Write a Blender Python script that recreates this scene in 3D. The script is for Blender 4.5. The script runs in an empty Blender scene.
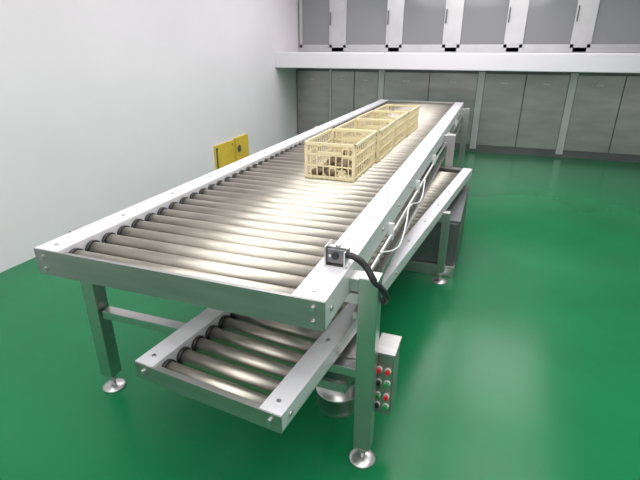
import bpy, bmesh, math, random
from mathutils import Vector, Matrix
random.seed(3)
S=bpy.context.scene
S.view_settings.view_transform='Standard'

# ---------------- materials ----------------
def mat(name,col,rough=.5,metal=0,noise=0,nscale=(5,5,5),bump=0,spec=None,emit=None):
    m=bpy.data.materials.new(name); m.use_nodes=True
    nt=m.node_tree; b=nt.nodes['Principled BSDF']
    b.inputs['Base Color'].default_value=(*col,1)
    b.inputs['Roughness'].default_value=rough
    b.inputs['Metallic'].default_value=metal
    if spec is not None: b.inputs['Specular IOR Level'].default_value=spec
    if emit:
        b.inputs['Emission Color'].default_value=(*emit[0],1); b.inputs['Emission Strength'].default_value=emit[1]
    if noise or bump:
        tc=nt.nodes.new('ShaderNodeTexCoord'); mp=nt.nodes.new('ShaderNodeMapping')
        mp.inputs['Scale'].default_value=nscale
        n=nt.nodes.new('ShaderNodeTexNoise'); n.inputs['Scale'].default_value=1; n.inputs['Detail'].default_value=5
        nt.links.new(tc.outputs['Object'],mp.inputs[0]); nt.links.new(mp.outputs[0],n.inputs['Vector'])
        if noise:
            r=nt.nodes.new('ShaderNodeValToRGB')
            r.color_ramp.elements[0].position=.3; r.color_ramp.elements[1].position=.7
            r.color_ramp.elements[0].color=(*[c*(1-noise) for c in col],1)
            r.color_ramp.elements[1].color=(*[min(1,c*(1+noise)) for c in col],1)
            nt.links.new(n.outputs[0],r.inputs[0]); nt.links.new(r.outputs[0],b.inputs['Base Color'])
        if bump:
            bp=nt.nodes.new('ShaderNodeBump'); bp.inputs['Strength'].default_value=bump
            bp.inputs['Distance'].default_value=.01
            nt.links.new(n.outputs[0],bp.inputs['Height']); nt.links.new(bp.outputs[0],b.inputs['Normal'])
    return m
M_wall=mat('wall_paint',(.75,.72,.755),.8,noise=.03,nscale=(1,1,1))
M_ceil=mat('ceiling_paint',(.8,.76,.8),.8,noise=.02)
M_floor=mat('green_epoxy',(.007,.165,.058),.22,noise=.10,nscale=(1.5,1.5,1.5),spec=.28)
M_steel=mat('brushed_steel',(.60,.585,.58),.34,1,noise=.08,nscale=(3,60,3))
M_rail=mat('rail_steel',(.72,.71,.74),.45,.4,noise=.05,nscale=(30,3,30))
M_roll=mat('roller_steel',(.50,.46,.40),.42,1,noise=.2,nscale=(4,30,30))
M_plate=mat('plate_steel',(.44,.43,.425),.42,1,noise=.1,nscale=(3,30,30))
M_dark=mat('dark_steel',(.17,.175,.18),.45,.7,noise=.1)
M_black=mat('black_rubber',(.015,.015,.017),.45)
M_yel=mat('crate_plastic',(.78,.68,.42),.42,noise=.05)
M_sign=mat('yellow_board',(.72,.50,.06),.5,noise=.1,nscale=(6,6,6))
M_glass=mat('cabinet_glass',(.25,.255,.26),.08,0,spec=.8)
M_frame=mat('cabinet_frame_steel',(.60,.59,.60),.4,.6,noise=.05)
M_cab=mat('cabinet_steel',(.42,.41,.41),.36,.75,noise=.12,nscale=(2,2,8))
M_brown=mat('brown_goods',(.12,.075,.04),.6,noise=.4,nscale=(20,20,20))
M_red=mat('red_button',(.7,.02,.02),.35); M_grn=mat('green_button',(.02,.3,.08),.35)
M_white=mat('white_plastic',(.8,.8,.78),.4)
M_lamp=mat('lamp_diffuser',(1,1,1),.5,emit=((1,.97,.98),1.0))

# ---------------- mesh helpers ----------------
class B:
    def __init__(s): s.bm=bmesh.new(); s.mats=[]
    def mi(s,m):
        if m not in s.mats: s.mats.append(m)
        return s.mats.index(m)
    def box(s,x0,x1,y0,y1,z0,z1,m):
        i=s.mi(m); v=[s.bm.verts.new((x,y,z)) for x in(x0,x1) for y in(y0,y1) for z in(z0,z1)]
        for f in((0,1,3,2),(4,6,7,5),(0,4,5,1),(2,3,7,6),(0,2,6,4),(1,5,7,3)):
            s.bm.faces.new([v[k] for k in f]).material_index=i
    def cyl(s,p,q,r,m,n=20,r2=None,smooth=True):
        i=s.mi(m); p=Vector(p);q=Vector(q); d=(q-p).normalized()
        a=d.orthogonal().normalized(); b=d.cross(a); r2=r if r2 is None else r2
        A=[];C=[]
        for k in range(n):
            t=2*math.pi*k/n; o=a*math.cos(t)+b*math.sin(t)
            A.append(s.bm.verts.new(p+o*r)); C.append(s.bm.verts.new(q+o*r2))
        for k in range(n):
            f=s.bm.faces.new((A[k],A[(k+1)%n],C[(k+1)%n],C[k])); f.material_index=i; f.smooth=smooth
        f=s.bm.faces.new(A[::-1]);f.material_index=i
        f=s.bm.faces.new(C);f.material_index=i
    def lathe(s,c,prof,m,n=24):
        for (r0,z0),(r1,z1) in zip(prof,prof[1:]):
            i=s.mi(m);A=[];C=[]
            for k in range(n):
                t=2*math.pi*k/n
                A.append(s.bm.verts.new((c[0]+r0*math.cos(t),c[1]+r0*math.sin(t),c[2]+z0)))
                C.append(s.bm.verts.new((c[0]+r1*math.cos(t),c[1]+r1*math.sin(t),c[2]+z1)))
            for k in range(n):
                f=s.bm.faces.new((A[k],A[(k+1)%n],C[(k+1)%n],C[k])); f.material_index=i; f.smooth=True
    def sph(s,c,rx,ry,rz,m):
        i=s.mi(m)
        r=bmesh.ops.create_icosphere(s.bm,subdivisions=2,radius=1,matrix=Matrix.Translation(c)@Matrix.Diagonal((rx,ry,rz,1)))
        fs=set(f for v in r['verts'] for f in v.link_faces)
        for f in fs: f.material_index=i; f.smooth=True
    def out(s,name,parent=None,bevel=0,loc=None,rotz=0):
        bmesh.ops.remove_doubles(s.bm,verts=s.bm.verts,dist=1e-6)
        bmesh.ops.recalc_face_normals(s.bm,faces=s.bm.faces)
        me=bpy.data.meshes.new(name); s.bm.to_mesh(me); s.bm.free()
        for m in s.mats: me.materials.append(m)
        o=bpy.data.objects.new(name,me); S.collection.objects.link(o)
        if parent: o.parent=parent
        if loc: o.location=loc
        o.rotation_euler[2]=rotz
        if bevel:
            b=o.modifiers.new('bevel','BEVEL'); b.width=bevel; b.segments=2; b.limit_method='ANGLE'
        return o
def empty(name,loc=(0,0,0),rotz=0):
    o=bpy.data.objects.new(name,None); S.collection.objects.link(o); o.location=loc; o.rotation_euler[2]=rotz
    o.empty_display_size=.1
    return o
def cable(name,pts,r,m,parent=None):
    cu=bpy.data.curves.new(name,'CURVE'); cu.dimensions='3D'; cu.bevel_depth=r; cu.bevel_resolution=4
    sp=cu.splines.new('BEZIER'); sp.bezier_points.add(len(pts)-1)
    for bp,p in zip(sp.bezier_points,pts):
        bp.co=p; bp.handle_left_type=bp.handle_right_type='AUTO'
    o=bpy.data.objects.new(name,cu); S.collection.objects.link(o); cu.materials.append(m)
    if parent: o.parent=parent
    return o

# ---------------- room ----------------
XL,XR,YF,YB,H=-3.4,2.9,-2.2,8.3,3.0
def slab(name,a,m):
    b=B(); b.box(*a,m); return b.out(name)
slab('floor',(XL-.1,XR+.1,YF-.1,YB+.1,-.1,0),M_floor)
slab('ceiling',(XL-.1,XR+.1,YF-.1,YB+.1,H,H+.1),M_ceil)
slab('wall_left',(XL-.1,XL,YF,YB,0,H),M_wall)
slab('wall_right',(XR,XR+.1,YF,YB,0,H),M_wall)
slab('wall_back',(XL-.1,XR+.1,YB,YB+.1,0,H),M_wall)
slab('wall_front',(XL-.1,XR+.1,YF-.1,YF,0,H),M_wall)
b=B(); b.box(XL,XR,7.2,YB,1.30,1.53,M_wall); b.out('ledge_beam',bevel=.01)

XA,XB,YQ=XL+.004,XR-.004,YB-.004
b=B()
y=YB-.12
b.box(XA,XB,y+.03,YQ,1.532,2.62,M_cab)
edges=[(-3.36,-2.77),(-2.56,-1.78),(-1.60,-.86),(-.68,.06),(.24,.98),(1.16,1.90),(2.08,2.82)]
for i,(a,c) in enumerate(edges):
    b.box(a,c,y+.015,y+.031,1.64,2.52,M_glass)
    for u in (a,c-.045): b.box(u,u+.045,y-.01,y+.03,1.60,2.56,M_frame)
    b.box(a,c,y-.01,y+.03,1.60,1.645,M_frame); b.box(a,c,y-.01,y+.03,2.51,2.56,M_frame)
    b.cyl((c-.02,y-.04,1.95),(c-.02,y-.04,2.15),.009,M_dark)
    b.cyl((c-.02,y-.04,1.96),(c-.02,y,1.96),.006,M_steel); b.cyl((c-.02,y-.04,2.14),(c-.02,y,2.14),.006,M_steel)
for (a,c),(d,e) in zip(edges,edges[1:]):
    b.box(c,d,y+.0,y+.03,1.54,2.62,M_frame)
b.box(XA,XB,y,y+.03,1.533,1.60,M_frame); b.box(XA,XB,y,y+.03,2.56,2.62,M_frame)
b.out('glass_door_cabinet')
b=B(); y=YB-.25
b.box(XA,XB,y+.02,YQ,.0,1.297,M_dark)
x=XL+.02; ws=[.62,.03,.42,.42,.1,.75,.75,.1,.6,.6,.1,.62,.62,.1,.3]
for i,w in enumerate(ws):
    if x+w>XR-.02: break
    if w>.2:
        b.box(x+.008,x+w-.008,y,y+.025,.12,1.22,M_cab)
        b.box(x+w*.5-.05,x+w*.5+.05,y-.018,y,1.08,1.10,M_frame)
        b.box(x+.05,x+w-.05,y-.004,y,.2,.98,M_cab)
    else: b.box(x,x+w,y-.005,y+.02,.05,1.25,M_frame)
    x+=w
b.out('steel_cupboard')

b=B(); b.box(XL,XL+.02,5.22,5.72,.02,.40,M_sign); b.box(XL+.02,XL+.03,5.24,5.26,.05,.37,M_dark)
b.box(XL,XL+.035,5.74,6.10,.05,.42,M_sign)
for yy in (5.28,5.66):
    for zz in (.07,.35): b.cyl((XL+.02,yy,zz),(XL+.026,yy,zz),.012,M_dark,10)
b.cyl((XL+.035,5.82,.26),(XL+.042,5.82,.26),.05,M_dark,16)
b.out('yellow_wall_board')

# ---------------- roller conveyor ----------------
def leg(b,x,y,ztop,w=.06):
    h=w/2
    b.box(x-h,x+h,y-h,y+h,.085,ztop,M_steel)
    b.cyl((x,y,.02),(x,y,.10),.012,M_steel,12)
    b.cyl((x,y,.05),(x,y,.066),.022,M_steel,6,smooth=False)
    b.lathe((x,y,0),[(0,.0),(.056,.0),(.056,.008),(.042,.016),(.018,.024),(0,.026)],M_steel)
def conveyor(name,W,L,z,h,fl,rd,pitch,loc,rotz,legs,legw=.06,legx=.045):
    root=empty(name,loc,rotz)
    t=.005
    b=B()
    for x0,x1 in ((-fl,0),(-W,-W+fl)):
        b.box(x0,x1,0,L,z-t,z,M_rail)
        b.box(x0,x0+t,.0,L,z-h,z-t,M_steel)
        b.box(x1-t,x1,.0,L,z-h,z-t,M_rail)
        b.box(x0,x1,0,L,z-h-t,z-h,M_steel)
    y=.05
    while y<L-.05:
        b.cyl((-fl*.5,y,z),(-fl*.5,y,z+.004),.008,M_steel,8)
        b.cyl((-W+fl*.5,y,z),(-W+fl*.5,y,z+.004),.008,M_steel,8)
        b.cyl((0,y,z-h*.5),(.006,y,z-h*.5),.009,M_steel,6)
        y+=.36
    b.out('side_rails',root)
    b=B()
    for yy,s in ((0,-1),(L,1)):
        ya,yb=(yy-t,yy) if s<0 else (yy,yy+t)
        b.box(-W,0,ya,yb,z-h-.005,z-.002,M_plate)
        y2=(yy,yy+.028) if s<0 else (yy-.028,yy)
        b.box(-W+fl,-fl,*y2,z-.018,z-.013,M_plate)
        for x in (-W+.04,-.04,):
            for zz in (z-.03,z-h+.02):
                b.cyl((x,yy,zz),(x,yy+s*.013,zz),.009,M_steel,6,smooth=False)
    b.out('end_plates',root)
    b=B(); c=B()
    y=.028+rd/2+.008
    zc=z-.022-rd/2
    while y<L-rd:
        b.cyl((-W+fl+.012,y,zc),(-fl-.008,y,zc),rd/2,M_roll,28)
        c.cyl((-W+fl,y,zc),(-W+fl+.014,y,zc),rd/2+.006,M_black,20)
        c.cyl((-fl-.008,y,zc),(-fl,y,zc),rd/2+.003,M_black,20)
        y+=pitch
    b.out('rollers',root); c.out('roller_bearing_caps',root)
    b=B()
    for y in legs:
        for x in (legx,-W-legx): leg(b,x,y,z-.035,legw)
        b.box(-W-legx,legx,y-.02,y+.02,z-h-.05,z-h-.006,M_steel)
        b.box(-.002,legx-legw/2+.002,y-legw/2,y+legw/2,z-.09,z-.04,M_steel)
        b.box(-W-legx+legw/2-.002,-W+.002,y-legw/2,y+legw/2,z-.09,z-.04,M_steel)
    b.out('legs',root,bevel=.003)
    return root
UP=conveyor('roller_conveyor',1.17,5.75,.90,.10,.112,.068,.088,(-.395,1.13,0),0,[.28,3.3,5.4],.07,.07)
LOAN=math.radians(-6.2)
LO=conveyor('roller_conveyor',.60,3.4,.58,.062,.08,.058,.082,(-.475,.965,0),LOAN,[2.2],.05,.03)
b=B()
b.box(0,.03,.31,5.38,.655,.685,M_steel)
b.cyl((.012,.36,.765),(.012,5.5,.765),.011,M_steel,12)
for y in (.9,1.7,2.5,3.6,4.5): b.box(0,.025,y,y+.02,.75,.83,M_white)
b.out('side_brace',UP)
b=B()
b.box(-1.19,.04,.255,.305,.43,.47,M_steel)
b.out('deck_support_bar',UP,bevel=.002)

SB=empty('photo_sensor_bracket',(-.44,1.39,.90))
b=B()
b.box(-.04,.04,-.035,.035,0,.006,M_steel)
b.box(-.04,-.034,-.035,.035,0,.075,M_steel)
b.box(.028,.034,-.03,.03,0,.06,M_steel)
b.box(-.034,.028,-.022,.022,.012,.062,M_dark)
b.cyl((-.003,-.022,.04),(-.003,-.03,.04),.013,M_black,14)
b.cyl((-.022,-.022,.04),(-.022,-.028,.04),.006,M_steel,10)
b.cyl((0,0,.062),(0,0,.075),.01,M_steel,8)
b.box(-.045,.04,-.008,.008,.062,.068,M_steel)
b.out('bracket_body',SB,bevel=.0015)
cable('sensor_cable',[(.02,0,.04),(.06,.0,.035),(.10,.0,.005),(.135,-.01,-.04),(.162,.02,-.09),(.165,.07,-.15),(.13,.13,-.20)],.012,M_black,SB)

cable('hanging_cable',[(-.37,1.75,.80),(-.34,1.95,.74),(-.34,2.1,.72),(-.345,2.25,.77),(-.36,2.4,.80),(-.34,2.7,.75),(-.36,3.0,.80)],.004,M_white)

MO=empty('drive_motor',(-.475,1.53,.13))
b=B()
b.lathe((0,0,0),[(0,0),(.06,0),(.082,.008),(.092,.03),(.092,.10),(.097,.10),(.097,.115),(.092,.115),(.092,.26),(.097,.26),(.097,.275),(.08,.29),(.04,.3),(.04,.34),(0,.34)],M_steel,32)
b.box(-.03,.03,.08,.11,.08,.2,M_dark)
b.out('motor_body',MO)
b=B(); b.box(-.11,.07,-.12,-.10,.19,.23,M_steel); b.box(-.1,.1,-.09,.09,.34,.348,M_steel)
b.out('motor_mount',MO)

CB=empty('push_button_box',(-.268,1.48,.2))
b=B(); b.box(-.04,.035,0,.12,0,.30,M_plate); b.box(-.036,.031,-.004,0,.005,.295,M_plate)
b.box(-.045,.04,-.01,.13,.30,.306,M_plate)
b.out('enclosure',CB,bevel=.003)
b=B()
for r,(zz,ms) in enumerate([(.225,(M_red,M_red)),(.165,(M_black,M_grn)),(.10,(M_grn,M_red)),(.05,(M_black,M_grn))]):
    for k,x in enumerate((-.02,.015)):
        b.cyl((x,-.004,zz),(x,-.010,zz),.013,M_white,16); b.cyl((x,-.01,zz),(x,-.022,zz),.0095,ms[k],16)
b.out('buttons',CB)
b=B(); b.box(-.07,-.04,.0,.03,.1,.14,M_steel); b.out('mount',CB)

b=B()
b.box(-.905,.28,2.11,2.15,0,.09,M_steel)
b.box(-.905,.28,2.15,3.17,.02,.44,M_dark)
for x in (-.885,-.5,-.115): b.box(x,x+.375,2.138,2.152,.10,.42,M_dark)
b.out('under_deck_cabinet',UP,bevel=.003)  # guessed steel base cabinet under the deck, only grouped with the conveyor

# ---------------- crates ----------------
def crate(loc,rot):
    root=empty('plastic_crate',loc,rot)
    W,L,Hh=.155,.25,.215
    b=B(); t=.007
    def frame(z0,z1,o=0):
        b.box(-W-o,W+o,-L-o,-L+t,z0,z1,M_yel); b.box(-W-o,W+o,L-t,L+o,z0,z1,M_yel)
        b.box(-W-o,-W+t,-L-o,L+o,z0,z1,M_yel); b.box(W-t,W+o,-L-o,L+o,z0,z1,M_yel)
    frame(0,.018); frame(Hh-.016,Hh,.005); frame(.140,.149)
    frame(.075,.081)
    for sx in(-1,1):
        for sy in(-1,1):
            x=sx*(W-.009); y=sy*(L-.009)
            b.box(x-.0091,x+.0091,y-.0091,y+.0091,.01,Hh-.01,M_yel)
    n=8
    for i in range(1,n):
        x=-W+2*W*i/n
        for y in (-L,L-t):
            top=Hh-.015 if not 3<=i<=5 else .147
            b.box(x-.003,x+.003,y+.0005,y+t-.0005,.015,top,M_yel)
    for y in (-L,L-t):
        b.box(-.07,.07,y,y+t,.147,.163,M_yel)
    n=12
    for i in range(1,n):
        y=-L+2*L*i/n
        for x in (-W,W-t):
            b.box(x+.0005,x+t-.0005,y-.0035,y+.0035,.015,Hh-.015,M_yel)
    for i in range(10):
        x=-W+.02+(2*W-.04)*i/9; b.box(x-.006,x+.006,-L,L,.0,.006,M_yel)
    for i in range(15):
        y=-L+.02+(2*L-.04)*i/14; b.box(-W,W,y-.005,y+.005,.0,.006,M_yel)
    b.out('basket',root)
    b=B()
    for i in range(3):
        for j in range(5):
            if (i+j)%3==2: continue
            b.sph((-.095+.095*i+random.uniform(-.006,.006),-.19+.095*j,.008+.02),.042,.042,.02,M_brown)
    b.out('goods',root)
for i in range(4):
    crate((-.855+random.uniform(-.008,.008)+i*.008,2.76+i*.525,.878),random.uniform(-.02,.02))

# ---------------- lighting ----------------
def lamp(x,y,e,sx=1.15,sy=2.1):
    r=empty('ceiling_light',(x,y,H))
    b=B(); b.box(-sx/2-.02,sx/2+.02,-sy/2-.02,sy/2+.02,-.05,0,M_white); b.box(-sx/2,sx/2,-sy/2,sy/2,-.056,-.05,M_lamp)
    b.out('fixture',r)
    l=bpy.data.lights.new('tube','AREA'); l.shape='RECTANGLE'; l.size=sx; l.size_y=sy; l.energy=e; l.color=(1,.965,.985)
    o=bpy.data.objects.new('tube',l); S.collection.objects.link(o); o.parent=r; o.location=(0,0,-.07)
for y,e in ((-1.0,26),(1.4,27),(3.8,25),(6.2,34)):
    lamp(-2.1,y,e*.55); lamp(-.75,y,e*.7); lamp(.6,y,e*.75)
w=bpy.data.worlds.new('world'); S.world=w; w.use_nodes=True
w.node_tree.nodes['Background'].inputs[0].default_value=(.8,.85,.9,1); w.node_tree.nodes['Background'].inputs[1].default_value=.3

# ---------------- camera ----------------
cam=bpy.data.cameras.new('camera'); cam.sensor_width=36; cam.lens=460/640*36; cam.clip_start=.02
co=bpy.data.objects.new('camera',cam); S.collection.objects.link(co)
co.location=(0,0,1.6); co.rotation_euler=(math.radians(90-22.7),0,math.radians(20.06))
S.camera=co
